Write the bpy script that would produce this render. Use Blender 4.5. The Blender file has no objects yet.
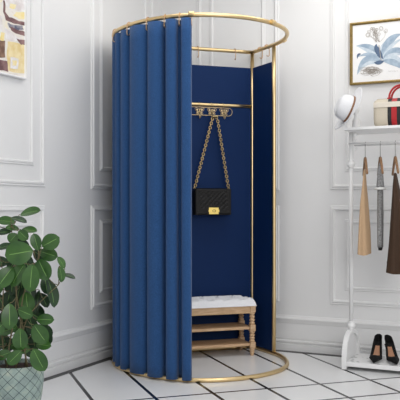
import bpy, bmesh, math, random
from mathutils import Vector, Matrix
random.seed(7)
PI = math.pi
sc = bpy.context.scene
col = sc.collection

# ------------------------------------------------------------------ camera, light, exposure
CAM_H = 0.945
cd = bpy.data.cameras.new('camera'); cam = bpy.data.objects.new('camera', cd); col.objects.link(cam)
cam.location = (0, 0, CAM_H); cam.rotation_euler = (PI/2, 0, 0)
cd.sensor_width = 36; cd.lens = 68.4; cd.shift_y = 0.0175; cd.clip_start = 0.05
sc.camera = cam
sc.view_settings.view_transform = 'Standard'; sc.view_settings.look = 'None'
sc.view_settings.gamma = 1; sc.view_settings.use_curve_mapping = False
sc.view_settings.exposure = 0.32
w = bpy.data.worlds.new('world'); sc.world = w; w.use_nodes = True
w.node_tree.nodes['Background'].inputs[0].default_value = (0.985, 0.985, 1.0, 1)
w.node_tree.nodes['Background'].inputs[1].default_value = 0.66
def area(name, loc, target, size, energy, color=(1, 1, 1), size_y=None):
    l = bpy.data.lights.new(name, 'AREA'); l.energy = energy; l.color = color; l.size = size
    if size_y: l.shape = 'RECTANGLE'; l.size_y = size_y
    o = bpy.data.objects.new(name, l); col.objects.link(o); o.location = loc
    o.rotation_euler = (Vector(target) - Vector(loc)).to_track_quat('-Z', 'Y').to_euler()
    return o
area('key_light', (1.35, 0.1, 2.1), (-0.2, 4.7, 1.0), 2.1, 42, (1.0, 0.99, 0.97), 1.7)  # unseen soft key added at upper right front; no window stands there
area('ceiling_light', (0.25, 3.7, 2.64), (0.25, 3.9, 0), 1.5, 12, (1.0, 0.985, 0.96))
area('ceiling_spot', (0.85, 4.35, 2.64), (0.95, 4.75, 1.6), 0.3, 1.6, (1.0, 0.97, 0.92))

# ------------------------------------------------------------------ helpers
def srgb(r, g, b):
    f = lambda c: (c/255/12.92) if c/255 <= 0.04045 else ((c/255+0.055)/1.055)**2.4
    return (f(r), f(g), f(b), 1)
def mat(name, c, rough=0.5, metal=0.0, noise=0.0, nscale=60, bump=0.0, bscale=200, c2=None, stretch=None, sheen=0.0, spec=0.5, coat=0.0):
    m = bpy.data.materials.new(name); m.use_nodes = True
    nt = m.node_tree; b = nt.nodes['Principled BSDF']
    b.inputs['Base Color'].default_value = c; b.inputs['Roughness'].default_value = rough
    b.inputs['Metallic'].default_value = metal
    b.inputs['Sheen Weight'].default_value = sheen
    b.inputs['Specular IOR Level'].default_value = spec
    b.inputs['Coat Weight'].default_value = coat
    tc = nt.nodes.new('ShaderNodeTexCoord'); mp = nt.nodes.new('ShaderNodeMapping')
    nt.links.new(tc.outputs['Object'], mp.inputs[0])
    if stretch: mp.inputs['Scale'].default_value = stretch
    n = nt.nodes.new('ShaderNodeTexNoise'); n.inputs['Scale'].default_value = nscale; n.inputs['Detail'].default_value = 4
    nt.links.new(mp.outputs[0], n.inputs[0])
    if noise or c2:
        mx = nt.nodes.new('ShaderNodeMix'); mx.data_type = 'RGBA'
        mx.inputs[6].default_value = c
        mx.inputs[7].default_value = c2 or tuple(x*(1-noise) for x in c[:3]) + (1,)
        r = nt.nodes.new('ShaderNodeMapRange'); r.inputs[1].default_value = .35; r.inputs[2].default_value = .65
        nt.links.new(n.outputs[0], r.inputs[0]); nt.links.new(r.outputs[0], mx.inputs[0])
        nt.links.new(mx.outputs[2], b.inputs['Base Color'])
    if bump:
        n2 = nt.nodes.new('ShaderNodeTexNoise'); n2.inputs['Scale'].default_value = bscale
        nt.links.new(tc.outputs['Object'], n2.inputs[0])
        bp = nt.nodes.new('ShaderNodeBump'); bp.inputs['Strength'].default_value = bump; bp.inputs['Distance'].default_value = 0.002
        nt.links.new(n2.outputs[0], bp.inputs['Height']); nt.links.new(bp.outputs[0], b.inputs['Normal'])
    return m
M = {}
M['wall'] = mat('wall_paint', srgb(230, 230, 230), 0.55, noise=.015, nscale=3, bump=.08, bscale=150)
M['ceiling'] = mat('ceiling_paint', srgb(240, 240, 240), 0.8, noise=.01)
M['line'] = mat('black_inlay', srgb(22, 22, 24), 0.35, noise=.2)
M['gold'] = mat('champagne_gold', (0.74, 0.56, 0.30, 1), 0.33, 1.0, noise=.06, nscale=40)
M['gold_dark'] = mat('antique_gold', (0.72, 0.54, 0.28, 1), 0.3, 1.0, noise=.2, nscale=200)
M['brass_hook'] = mat('rose_brass', (0.62, 0.42, 0.26, 1), 0.3, 1.0, noise=.1)
M['curtain'] = mat('blue_curtain_cloth', srgb(46, 84, 134), 0.9, noise=.3, nscale=230, bump=.5, bscale=300, sheen=.12, spec=.15)
M['panel'] = mat('navy_panel_cloth', srgb(11, 41, 86), 0.6, noise=.08, nscale=200, bump=.1, bscale=400, spec=.15)
M['wood'] = mat('oak_wood', srgb(216, 184, 148), 0.5, c2=srgb(190, 154, 116), nscale=18, stretch=(1, 8, 8), bump=.1)
M['hangerwood'] = mat('hanger_wood', srgb(158, 120, 84), 0.45, c2=srgb(122, 88, 58), nscale=30, stretch=(8, 1, 8))
M['cushion'] = mat('white_linen', srgb(235, 236, 240), 0.9, noise=.05, nscale=200, bump=.2, bscale=300)
M['white_metal'] = mat('white_enamel', srgb(238, 238, 238), 0.35, noise=.03, nscale=20)
M['steel'] = mat('steel_wire', (0.35, 0.34, 0.33, 1), 0.3, 1.0, noise=.1)
M['black_leather'] = mat('black_leather', srgb(15, 14, 14), 0.5, spec=.3, noise=.2, nscale=300, bump=.3, bscale=600)
M['hat'] = mat('white_felt', srgb(226, 227, 230), 0.9, noise=.05, nscale=120, bump=.2)
M['hatband'] = mat('brown_band', srgb(140, 100, 72), 0.6, noise=.2)
M['leaf'] = mat('leaf_green', srgb(58, 99, 38), 0.33, c2=srgb(40, 78, 30), nscale=14, bump=.1, spec=.5)
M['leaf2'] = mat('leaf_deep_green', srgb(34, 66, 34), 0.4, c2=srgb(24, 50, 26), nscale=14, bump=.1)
M['rib'] = mat('leaf_midrib', srgb(118, 160, 84), 0.45, noise=.1)
M['stem'] = mat('plant_stem', srgb(112, 104, 72), 0.7, noise=.3)
M['soil'] = mat('potting_soil', srgb(64, 44, 36), 0.95, c2=srgb(34, 24, 20), nscale=120, bump=.8, bscale=150)
M['cream'] = mat('cream_canvas', srgb(206, 196, 178), 0.6, noise=.08, nscale=300, bump=.3, bscale=500)
M['cream_band'] = mat('cream_trim', srgb(222, 214, 200), 0.55, noise=.05)
M['red'] = mat('red_leather', srgb(178, 26, 34), 0.4, noise=.12)
M['black_web'] = mat('black_webbing', srgb(28, 28, 30), 0.6, noise=.2)
M['suede'] = mat('black_suede', srgb(10, 10, 11), 0.75, noise=.3, spec=.3)
M['insole'] = mat('tan_insole', srgb(168, 122, 92), 0.6, noise=.1)
M['beige_cloth'] = mat('beige_linen', srgb(196, 164, 130), 0.85, noise=.1, nscale=200, bump=.4, bscale=300)
M['grey_cloth'] = mat('grey_speckle_knit', srgb(168, 168, 168), 0.9, c2=srgb(96, 96, 98), nscale=220, bump=.5, bscale=300)
M['white_cloth'] = mat('white_knit', srgb(236, 236, 234), 0.9, noise=.05)
M['dark_lining'] = mat('dark_lining', srgb(38, 36, 36), 0.9, noise=.2)
M['brown_cloth'] = mat('dark_brown_cloth', srgb(64, 43, 26), 0.85, noise=.15, nscale=200, bump=.4, bscale=300)
M['frame_gold'] = mat('frame_gilt', srgb(150, 126, 72), 0.4, 0.6, noise=.3, nscale=60)
M['frame_in'] = mat('frame_gilt_dark', srgb(84, 66, 34), 0.45, 0.5, noise=.3, nscale=60)
M['paper'] = mat('print_paper', srgb(240, 240, 240), 0.8, noise=.02)
M['bluegrey'] = mat('watercolour_blue', srgb(176, 193, 208), 0.8, c2=srgb(146, 166, 186), nscale=30)
M['bluelight'] = mat('watercolour_pale_blue', srgb(212, 222, 230), 0.8, c2=srgb(186, 200, 212), nscale=40)
M['bluedark'] = mat('watercolour_dark_blue', srgb(92, 112, 140), 0.8, noise=.1)
M['sketch'] = mat('sketch_grey_brown', srgb(172, 164, 156), 0.8, noise=.15)
M['white_frame'] = mat('white_frame', srgb(240, 240, 241), 0.5, noise=.02)

def tag(o, label=None, cat=None, group=None, kind=None):
    if label: o['label'] = label
    if cat: o['category'] = cat
    if group: o['group'] = group
    if kind: o['kind'] = kind
    return o
def empty(name, loc, rz=0, label=None, cat=None, group=None):
    o = bpy.data.objects.new(name, None); col.objects.link(o); o.location = loc; o.rotation_euler = (0, 0, rz)
    o.empty_display_size = .05
    return tag(o, label, cat, group)

class MB:
    def __init__(s): s.bm = bmesh.new()
    def box(s, c, size, rz=0, bev=0, mi=0, mtx=None):
        m = Matrix.Translation(c) @ Matrix.Rotation(rz, 4, 'Z')
        if mtx is not None: m = mtx @ m
        r = bmesh.ops.create_cube(s.bm, size=1, matrix=m @ Matrix.Diagonal((*size, 1)))
        vs = r['verts']; fs = {f for v in vs for f in v.link_faces}
        for f in fs: f.material_index = mi
        if bev:
            es = list({e for v in vs for e in v.link_edges})
            rb = bmesh.ops.bevel(s.bm, geom=es, offset=bev, segments=2, affect='EDGES', profile=.6)
            for f in rb['faces']: f.material_index = mi
        return s
    def grid(s, rows, mi=0, closeu=False, closev=False, capends=False):
        V = [[s.bm.verts.new(p) for p in r] for r in rows]
        nr, nc = len(V), len(V[0])
        for i in range(nr if closev else nr-1):
            for j in range(nc if closeu else nc-1):
                a, b, c, d = V[i][j], V[i][(j+1) % nc], V[(i+1) % nr][(j+1) % nc], V[(i+1) % nr][j]
                try:
                    f = s.bm.faces.new((a, b, c, d)); f.smooth = True; f.material_index = mi
                except ValueError: pass
        if capends:
            for r in (V[0], V[-1]):
                try: f = s.bm.faces.new(r); f.material_index = mi
                except ValueError: pass
        return s
    def tube(s, pts, r, n=10, closed=False, mi=0, flat=None):
        pts = [Vector(p) for p in pts]; N = len(pts); rows = []
        rr = r if callable(r) else (lambda k: r)
        prev = None
        for i, p in enumerate(pts):
            if closed: t = (pts[(i+1) % N] - pts[i-1])
            else: t = pts[min(i+1, N-1)] - pts[max(i-1, 0)]
            t = t.normalized() if t.length > 1e-9 else Vector((0, 0, 1))
            if prev is None:
                up = Vector((0, 0, 1)) if abs(t.z) < .9 else Vector((1, 0, 0))
            else: up = prev
            a = (up - t*up.dot(t)).normalized(); b = t.cross(a); prev = a
            rad = rr(i/(max(N-1, 1)))
            rows.append([p + (a*math.cos(2*PI*k/n) + b*math.sin(2*PI*k/n))*rad for k in range(n)])
        return s.grid(rows, mi, closeu=True, closev=closed, capends=not closed)
    def lathe(s, prof, c=(0, 0, 0), n=24, mi=0, mtx=None):
        c = Vector(c); rows = []
        for r, z in prof:
            row = [Vector((max(r, 1e-4)*math.cos(2*PI*k/n), max(r, 1e-4)*math.sin(2*PI*k/n), z)) for k in range(n)]
            rows.append([(mtx @ p if mtx is not None else p) + c for p in row])
        return s.grid(rows, mi, closeu=True, capends=True)
    def sphere(s, c, r, sc_=(1, 1, 1), n=16, mi=0):
        prof = [(r*math.sin(PI*k/8)*1, -r*math.cos(PI*k/8)) for k in range(9)]
        return s.lathe(prof, c, n, mi, Matrix.Diagonal((*sc_, 1)))
    def poly(s, pts, nrm=None, depth=0, mi=0):
        vs = [s.bm.verts.new(p) for p in pts]; f = s.bm.faces.new(vs); f.material_index = mi
        if depth:
            r = bmesh.ops.extrude_face_region(s.bm, geom=[f])
            ev = [g for g in r['geom'] if isinstance(g, bmesh.types.BMVert)]
            bmesh.ops.translate(s.bm, verts=ev, vec=Vector(nrm)*depth)
            for v in ev:
                for ff in v.link_faces: ff.material_index = mi
        return s
    def build(s, name, mats, parent=None, smooth=False, mtx=None, recalc=True):
        if recalc: bmesh.ops.recalc_face_normals(s.bm, faces=s.bm.faces)
        me = bpy.data.meshes.new(name); s.bm.to_mesh(me); s.bm.free()
        if not isinstance(mats, (list, tuple)): mats = [mats]
        for m in mats: me.materials.append(m)
        if smooth:
            for p in me.polygons: p.use_smooth = True
        o = bpy.data.objects.new(name, me); col.objects.link(o)
        if parent: o.parent = parent
        if mtx is not None: o.matrix_local = mtx
        return o
def copy_tree(o, parent=None):
    c = o.copy(); col.objects.link(c); c.parent = parent
    for ch in list(o.children): copy_tree(ch, c)
    return c
def at(px, py, Y):
    return Vector(((px-200)*Y/760, Y, CAM_H - (py-207)*Y/760))

# ------------------------------------------------------------------ room shell
A = math.radians(26); ca, sa = math.cos(A), math.sin(A)
PL = Vector((-.730, 4.508, 0)); TL = Vector((sa, ca, 0)); NL = Vector((ca, -sa, 0))
PR = Vector((.704, 4.957, 0)); TR = Vector((ca, -sa, 0)); NR = Vector((-sa, -ca, 0))
Z = Vector((0, 0, 1))
def WL(s, h, d=0): return PL + TL*s + NL*d + Z*h
def WR(t, h, d=0): return PR + TR*t + NR*d + Z*h
SC, TC = 1.032, -1.092            # the corner on each wall
H = 2.7
def slab(name, W, a, b, thick, m, h0=0, h1=H):
    mb = MB(); rows = []
    P = [W(a, h0, 0), W(b, h0, 0), W(b, h1, 0), W(a, h1, 0)]
    Q = [W(a, h0, -thick), W(b, h0, -thick), W(b, h1, -thick), W(a, h1, -thick)]
    vs = [mb.bm.verts.new(p) for p in P+Q]
    for idx in ((0,1,2,3), (4,5,6,7), (0,1,5,4), (1,2,6,5), (2,3,7,6), (3,0,4,7)): mb.bm.faces.new([vs[i] for i in idx])
    return tag(mb.build(name, m), kind='structure')
slab('wall_left', WL, -5.6, SC, .12, M['wall'])
slab('wall_right', WR, TC, 4.2, .12, M['wall'])
# floor polygon and ceiling
def flat(name, z, thick, m):
    o = WL(SC, z); pts = [WL(SC, z, 0), WR(4.2, z, 0), WR(4.2, z, 0) + NR*6.6, WL(-5.6, z, 0)]
    mb = MB(); mb.poly(pts, (0, 0, 1), thick)
    return tag(mb.build(name, m), kind='structure')

def floor_mat():
    m = bpy.data.materials.new('white_tile_black_inlay'); m.use_nodes = True
    nt = m.node_tree; N, L = nt.nodes, nt.links; b = N['Principled BSDF']
    tc = N.new('ShaderNodeTexCoord'); mp = N.new('ShaderNodeVectorRotate'); mp.rotation_type = 'Z_AXIS'
    mp.inputs['Angle'].default_value = math.radians(-19)
    L.new(tc.outputs['Object'], mp.inputs[0])
    sp = N.new('ShaderNodeSeparateXYZ'); L.new(mp.outputs[0], sp.inputs[0])
    def mth(op, a, bb=None, c=None):
        n = N.new('ShaderNodeMath'); n.operation = op
        for i, v in enumerate((a, bb, c)):
            if v is None: continue
            if isinstance(v, (int, float)): n.inputs[i].default_value = v
            else: L.new(v, n.inputs[i])
        return n.outputs[0]
    def rot(p): 
        a = math.radians(-19); return (p[0]*math.cos(a) - p[1]*math.sin(a), p[0]*math.sin(a) + p[1]*math.cos(a))
    u0 = rot((-.208, 3.721))[0]; v0 = rot((.646, 4.058))[1]
    def line(coord, off, period, wdt):
        x = mth('SUBTRACT', coord, off); x = mth('DIVIDE', x, period)
        x = mth('ADD', x, .5); x = mth('FRACT', x); x = mth('SUBTRACT', x, .5); x = mth('ABSOLUTE', x); x = mth('MULTIPLY', x, period)
        return mth('LESS_THAN', x, wdt/2)
    a = line(sp.outputs[0], u0, .3035, .019)
    v1 = line(sp.outputs[1], v0, 1.5175, .019); v2 = line(sp.outputs[1], v0-.3035, 1.5175, .019)
    mask = mth('MAXIMUM', a, mth('MAXIMUM', v1, v2))
    n = N.new('ShaderNodeTexNoise'); n.inputs['Scale'].default_value = 2.5; n.inputs['Detail'].default_value = 6; L.new(tc.outputs['Object'], n.inputs[0])
    mx = N.new('ShaderNodeMix'); mx.data_type = 'RGBA'; L.new(n.outputs[0], mx.inputs[0])
    mx.inputs[6].default_value = srgb(226, 227, 228); mx.inputs[7].default_value = srgb(236, 236, 237)
    m2 = N.new('ShaderNodeMix'); m2.data_type = 'RGBA'; L.new(mask, m2.inputs[0]); L.new(mx.outputs[2], m2.inputs[6])
    m2.inputs[7].default_value = srgb(8, 8, 9)
    L.new(m2.outputs[2], b.inputs['Base Color']); b.inputs['Roughness'].default_value = .22
    b.inputs['Specular IOR Level'].default_value = .4
    return m
flat('floor', -.05, .05, floor_mat())
flat('ceiling', H, .1, M['ceiling'])

# skirting: one profile swept along each wall
prof = [(0, 0), (.026, 0), (.026, .044), (.011, .047), (.011, .055), (.022, .058), (.022, .067), (.009, .070), (.009, .079), (.014, .083), (.014, .180), (.017, .184),
        (.022, .200), (.026, .208), (.026, .214), (.012, .222), (.008, .230), (0, .232)]
for nm, W, a, b in (('baseboard_left', WL, -5.0, SC-.001), ('baseboard_right', WR, TC+.001, 3.5)):
    mb = MB(); mb.grid([[W(a, h, d) for d, h in prof], [W(b - (.0 if 1 else 0), h, d) for d, h in prof]])
    for f in mb.bm.faces: f.smooth = False
    tag(mb.build(nm, M['wall']), kind='structure')
k = 1
for W, a, b in ((WL, -5.0, SC-.03), (WR, TC+.03, 3.5)):
    mb = MB(); P = [W(a, .0015, .026), W(b, .0015, .026), W(b, .0015, .070), W(a, .0015, .070)]
    mb.poly(P, (0, 0, -1), .0014); tag(mb.build('trim_%d' % k, M['line']), kind='structure'); k += 1

# panel mouldings
MP = [(-.016, 0), (-.016, .006), (-.011, .011), (-.004, .009), (0, .016), (.008, .018), (.012, .013), (.016, .007), (.016, 0)]
def moulding(W, a, b, h0, h1, sc_=1.0):
    global k
    mb = MB(); rows = []
    for (u, v, su, sv) in ((a, h0, 1, 1), (b, h0, -1, 1), (b, h1, -1, -1), (a, h1, 1, -1)):
        rows.append([W(u + o*su*sc_, v + o*sv*sc_, d*sc_*.8) for o, d in MP])
    mb.grid(rows, closev=True)
    for f in mb.bm.faces: f.smooth = False
    tag(mb.build('trim_%d' % k, M['wall']), kind='structure'); k += 1
def panel_set(W, a, b):
    for (h0, h1) in ((.335, .938), (1.072, 2.52)):
        moulding(W, a, b, h0, h1)
        if h1 < 1: moulding(W, a+.095, b-.095, h0+.09, h1-.085, .8)
        else: moulding(W, a+.095, b-.095, h0+.112, h1-.1, .8)
panel_set(WL, .16, .90)
panel_set(WL, -1.36, -.325)
panel_set(WL, -2.9, -1.84)
panel_set(WR, -.79, -.215)
panel_set(WR, .165, 1.35)
panel_set(WR, 1.72, 2.9)

# ------------------------------------------------------------------ fitting room frame
CX, CY, R = 0.0, 4.6, .533
Cc = Vector((.35, 5.09, 0)); Lp = Vector((-.486, 4.818, 0)); Rp = Vector((.472, 4.85, 0))
fr = empty('fitting_room', (CX, CY, 0), 0, 'freestanding gold-framed fitting room with navy walls and a curved rail, in the room corner', 'fitting room')
off = Vector((CX, CY, 0))
def ring_r(deg):
    # deg: 0 = towards the viewer, negative = left; the ring is slightly flattened at its left front
    T = [(-190, .533), (-113, .533), (-100, .529), (-90, .523), (-75, .507), (-60, .486), (-40, .481), (-28, .485), (-15, .499), (0, .510),
         (25, .512), (45, .516), (60, .522), (75, .525), (90, .524), (105, .528), (118, .533), (200, .533)]
    v = 0
    for o in range(-6, 7):
        d = deg + o
        for (a, p), (b, q) in zip(T, T[1:]):
            if a <= d <= b: v += p+(q-p)*(d-a)/(b-a); break
        else: v += .533
    return v/13
def loop(z):
    aR = math.atan2(Rp.y-CY, Rp.x-CX); aL = math.atan2(Lp.y-CY, Lp.x-CX) - 2*PI
    pts = []
    for i in range(101):
        a = aR+(aL-aR)*i/100; r_ = ring_r(math.degrees(a)+90); pts.append(Vector((r_*math.cos(a), r_*math.sin(a), z)))
    c = Cc - off; l = Lp - off; r = Rp - off
    for i in range(1, 12): q = l.lerp(c, i/12); pts.append(Vector((q.x, q.y, z)))
    pts.append(Vector((c.x-.004, c.y-.002, z))); pts.append(Vector((c.x+.002, c.y-.006, z)))
    for i in range(1, 5): q = c.lerp(r, i/5); pts.append(Vector((q.x, q.y, z)))
    return pts
MB().tube(loop(1.98), .0125, 12, True).build('top_rail', M['gold'], fr)
MB().tube([Vector((p.x, p.y, .0125)) for p in loop(0)], .0125, 12, True).build('base_rail', M['gold'], fr)
for P in (Cc, Lp, Rp):
    q = P - off
    dr = Vector((q.x, q.y, 0)).normalized()*0
    MB().tube([(q.x, q.y, .012 + 1.956*i/6) for i in range(7)], .0125, 12).build('post', M['gold'], fr)
cb = MB(); cb.tube([(Lp-off).lerp(Cc-off, i/8) + Z*1.617 for i in range(9)], .0115, 12); cb.build('crossbar', M['gold'], fr)
# connector sleeves on the rail
for a in (-95, -40, 12):
    a0, a1 = math.radians(a-1.6), math.radians(a+1.6)
    MB().tube([(R*math.cos(a0+(a1-a0)*i/4), R*math.sin(a0+(a1-a0)*i/4), 1.98) for i in range(5)], .0145, 12).build('rail_sleeve', M['gold'], fr)
def wallpanel(P, Q, offn, name):
    P = P-off; Q = Q-off; d = (Q-P).normalized(); n = Vector((-d.y, d.x, 0))
    P = P + d*.012 + n*offn; Q = Q - d*.012 + n*offn
    rows = []
    for i in range(2):
        z = (.026, 1.874)[i]
        rows.append([p + Z*z for p in (P, Q, Q+n*.006, P+n*.006)])
    MB().grid(rows, closeu=True, capends=True).build(name, M['panel'], fr)
    bpy.data.objects[name].data.polygons.foreach_set('use_smooth', [False]*len(bpy.data.objects[name].data.polygons))
wallpanel(Lp, Cc, .001, 'back_panel')
wallpanel(Cc, Rp, -.003, 'side_panel')

# curtain
def curtain():
    lobes = [(-5.2, -11, 1), (-14.2, -21.2, 1), (-24.1, -36, 1), (-37, -55.5, 1), (-56, -67, 1), (-67.5, -77.5, 1), (-78.5, -91, 1), (-92, -105, 1), (-106, -117, 1)]
    out = []
    for li, (t0, t1, _) in enumerate(lobes):
        n = 44
        for i in range(n+1):
            f = i/n; th = t0+(t1-t0)*f
            s_ = math.sin(PI*f); w_ = (abs(t1-t0)*PI/180*R)
            front = 1/(1+math.exp(-(th+58)/12))
            outer = .006 + .038*front; depth = min(.060, .030+.32*w_)
            # cylindrical pleat leaning a little to the left
            r = ring_r(th) + outer - depth*(1-max(0, s_)**.62)
            out.append((r, th + 2.0*math.sin(2*PI*f)*.5, li+f))
        if li < len(lobes)-1:
            g0, g1 = t1, lobes[li+1][0]
            if abs(g1-g0) > 1.5:
                for q in (.25, .5, .75): out.append((out[-1][0]-.006*math.sin(PI*q), g0+(g1-g0)*q, li+1))
    rows = []
    for j in range(26):
        v = j/25; z = 1.958 + (.016-1.958)*v; row = []
        for (r, th, ph) in out:
            rr = r + .003*v*math.sin(ph*PI*2*.37+.6+v*2) ; t2 = th + v*.5*math.sin(ph*1.3)
            a = math.radians(t2)
            row.append(Vector((rr*math.sin(a), -rr*math.cos(a), z)))
        rows.append(row)
    mb = MB(); mb.grid(rows)
    o = mb.build('curtain', M['curtain'], None, recalc=False); o.location = off
    sm = o.modifiers.new('solid', 'SOLIDIFY'); sm.thickness = .003; sm.offset = 0
    tag(o, 'long pleated blue curtain hanging from the curved gold rail down to the floor', 'curtain')
curtain()
# hooks on rails
def hook_mesh():
    mb = MB(); pts = []
    for i in range(13): a = PI*1.15 - (PI*1.15+.2)*i/12; pts.append((0, .0165*math.cos(a), .0165*math.sin(a)))
    pts += [(0, .0165, -.02), (0, .0165, -.045)]
    for i in range(1, 8): a = -PI*i/8*1.05; pts.append((0, .0075+.009*math.cos(a), -.047+.011*math.sin(a)))
    mb.tube(pts, .0028, 6)
    o = mb.build('curtain_hook', M['brass_hook']); return o
hk = None
def put_hook(x, y, rz, label, group):
    global hk
    if hk is None: hk = hook_mesh(); o = hk
    else: o = hk.copy(); col.objects.link(o)
    o.location = (x, y, 1.98); o.rotation_euler = (0, 0, rz); tag(o, label, 'hook', group)
bd = (Cc-Lp).normalized(); sd = (Rp-Cc).normalized()
def on_arc(deg): a = math.radians(deg); r_ = ring_r(deg); return r_*math.sin(a)+CX, CY-r_*math.cos(a), a
for deg, lb in ((-5.0, 'brass hook at the free front edge of the blue curtain'),
                (-12.6, 'brass hook on the rail one pleat in from the curtain edge'),
                (-22.6, 'brass hook on the rail two pleats in from the curtain edge'),
                (-36.5, 'brass hook on the rail where the widest middle pleats meet'),
                (-55.8, 'brass hook on the curved rail over the fourth pleat gap'),
                (-78, 'coppery hook at the far left of the curved rail')):
    x, y, a = on_arc(deg); put_hook(x, y, a+PI, lb, 'hooks holding up the blue curtain')
for t, lb in ((.384, 'empty brass hook on the rear rail close to the curtain edge'), (.125, 'empty brass hook on the rear rail near the corner post')):
    p = Cc - bd*t; put_hook(p.x, p.y, math.atan2(bd.y, bd.x)+PI, lb, 'hooks on the straight rails')
for t, lb in ((.10, 'empty brass hook on the short side rail next to the corner post'), (.185, 'empty brass hook on the short side rail next to the front post')):
    p = Cc + sd*t; put_hook(p.x, p.y, math.atan2(bd.y, bd.x)+PI/2+PI, lb, 'hooks on the straight rails')

# butterfly hook rack hung on the crossbar
BR = math.atan2(bd.y, bd.x)
o_r = Cc - bd*.3355
hr = empty('hook_rack', (o_r.x, o_r.y, 1.617), BR, 'gold wire coat hook rack with butterflies hanging on the gold crossbar', 'hook rack')
mb = MB(); yf = -.019
pts = []
W2 = .185; hh = .026; zc = -.046
for i in range(17): a = PI/2 - PI*i/16; pts.append((W2-hh+hh*math.cos(a), yf, zc+hh*math.sin(a)))
for i in range(17): a = -PI/2 - PI*i/16; pts.append((-W2+hh+hh*math.cos(a), yf, zc+hh*math.sin(a)))
mb.tube(pts, .0018, 6, True); mb.build('wire_frame', M['gold'], hr)
for i in range(4):
    x = .1275 - .085*i + .0005
    mb = MB()
    for sx in (-1, 1):
        for (cx_, cz_, rx_, rz_, rot_) in ((.016, .008, .017, .010, .6), (.012, -.012, .012, .008, -.7)):
            pp = []
            for q in range(14):
                a = 2*PI*q/14; u, v_ = rx_*math.cos(a), rz_*math.sin(a)
                pp.append((x+sx*(cx_+u*math.cos(rot_)-v_*math.sin(rot_)), yf, zc+cz_+u*math.sin(rot_)+v_*math.cos(rot_)))
            mb.tube(pp, .0013, 6, True)
            mb.poly([Vector(p)+Vector(((x+sx*cx_-p[0])*.55, -.0005, (zc+cz_-p[2])*.55)) for p in pp], (0, 1, 0), .0012)
    mb.tube([(x, yf-.001, zc-.02), (x, yf-.001, zc+.018)], .003, 8)
    b_ = mb.build('butterfly', M['gold'], hr)
    mb = MB(); hp = [(x, yf, zc-.02), (x, yf, zc-.034)]
    for q in range(1, 8): a = PI - PI*q/7*1.1; hp.append((x, yf-.012-.012*math.cos(a)*-1*-1, zc-.036-.012*math.sin(a)))
    mb.tube(hp, .002, 6); mb.build('hook', M['gold'], hr)
for x in (-.12, -.04, .045, .125):
    mb = MB(); pp = []
    for q in range(12): a = -PI*.75+PI*1.5*q/11; pp.append((x, .0135*math.sin(a)*1.0, .0135*math.cos(a)))
    pp = [(x, yf, zc+hh)] + [(x, -.0145*math.cos(a_), .0145*math.sin(a_)) for a_ in [PI*q/9 - .25 for q in range(10)]]
    mb.tube(pp, .0016, 6); mb.build('hanging_loop', M['gold'], hr)

# black quilted handbag
yb = -.075
hb = empty('quilted_handbag', (Cc.x-bd.x*.307+math.sin(BR)*.06, Cc.y-bd.y*.307-math.cos(BR)*.06, .893), BR, 'small black quilted leather handbag with gold chain, hanging inside the fitting room', 'handbag')
BW, BH, BD = .252, .172, .058
mb = MB(); mb.box((0, 0, BH/2-.004), (BW, BD, BH-.008), bev=.010); mb.build('body', M['black_leather'], hb, smooth=True)
# flap with quilting
mb = MB(); nx, nz = 72, 48; rows = []
for j in range(nz+1):
    row = []
    for i in range(nx+1):
        u = -BW/2+.004 + (BW-.008)*i/nx; v = BH*.02 + (BH*.98-BH*.02)*j/nz
        eu = min(u+BW/2, BW/2-u); ev = min(v-.0, BH-v)
        y = -BD/2 - .004
        inner = (abs(u) < BW/2-.034) and (.040 < v < BH-.018)
        if inner:
            p = 2*PI/.030; y -= .0045*(abs(math.sin((u+v)*p/2))*abs(math.sin((u-v)*p/2)))**.5 - .001
        else:
            dd = max(abs(u)-(BW/2-.034), .040-v, v-(BH-.018))
            y -= .0035*abs(math.sin(PI*min(dd/.010, 3)))
        if eu < .006 or ev < .006: y += .004*(1-min(eu, ev)/.006)
        row.append((u, y, v))
    rows.append(row)
mb.grid(rows)
top = [(r_[0], r_[1], r_[2]) for r_ in rows[-1]]
mb.grid([top, [(p[0], BD/2-.004, BH+.003) for p in top]])
mb.build('flap', M['black_leather'], hb)
mb = MB(); mb.box((0, -BD/2-.010, .027), (.066, .012, .044), bev=.003); mb.box((0, -BD/2-.014, .027), (.074, .006, .016), bev=.002)
cl = mb.build('clasp', mat('bright_gold', (.92, .70, .22, 1), .3, 1.0, noise=.05), hb); tag(cl, 'shiny gold clasp')
mb = MB()
mb.tube([(-.003+.007*math.cos(a), -BD/2-.0185, .027+.007*math.sin(a)) for a in [math.radians(50+26*i) for i in range(11)]], .0013, 6)
mb.tube([(.003+.007*math.cos(a), -BD/2-.0195, .027+.007*math.sin(a)) for a in [math.radians(230+26*i) for i in range(11)]], .0013, 6)
mb.build('emblem', M['dark_lining'], cl)
def chain(p0, p1, name):
    p0, p1 = Vector(p0), Vector(p1); mb = MB(); L_ = (p1-p0).length; n = int(L_/.0150); d = (p1-p0).normalized()
    s_ = Vector((0, 1, 0)).cross(d).normalized(); f_ = Vector((0, 1, 0))
    for i in range(n):
        c = p0 + d*L_*(i+.5)/n; ax = s_ if i % 2 else (s_*.45+f_*.9)
        pts = [c + d*.0110*math.cos(2*PI*q/10) + ax*.0085*math.sin(2*PI*q/10) for q in range(10)]
        mb.tube(pts, .0030, 5, True)
    mb.tube([p0.lerp(p1, i/30)+s_*.003*math.sin(i*1.3) for i in range(31)], .0042, 6, mi=1)
    return mb.build(name, [M['gold_dark'], M['black_leather']], hb)
hookz = 1.617-.046-.045-.893
chain((-.118, 0, BH-.002), (-.010+.020, .012, hookz), 'chain_strap'); chain((.116, 0, BH-.002), (.042, .012, hookz), 'chain_strap')
chain((.006, .012, hookz+.004), (.046, .012, hookz+.004), 'chain_strap')
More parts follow.
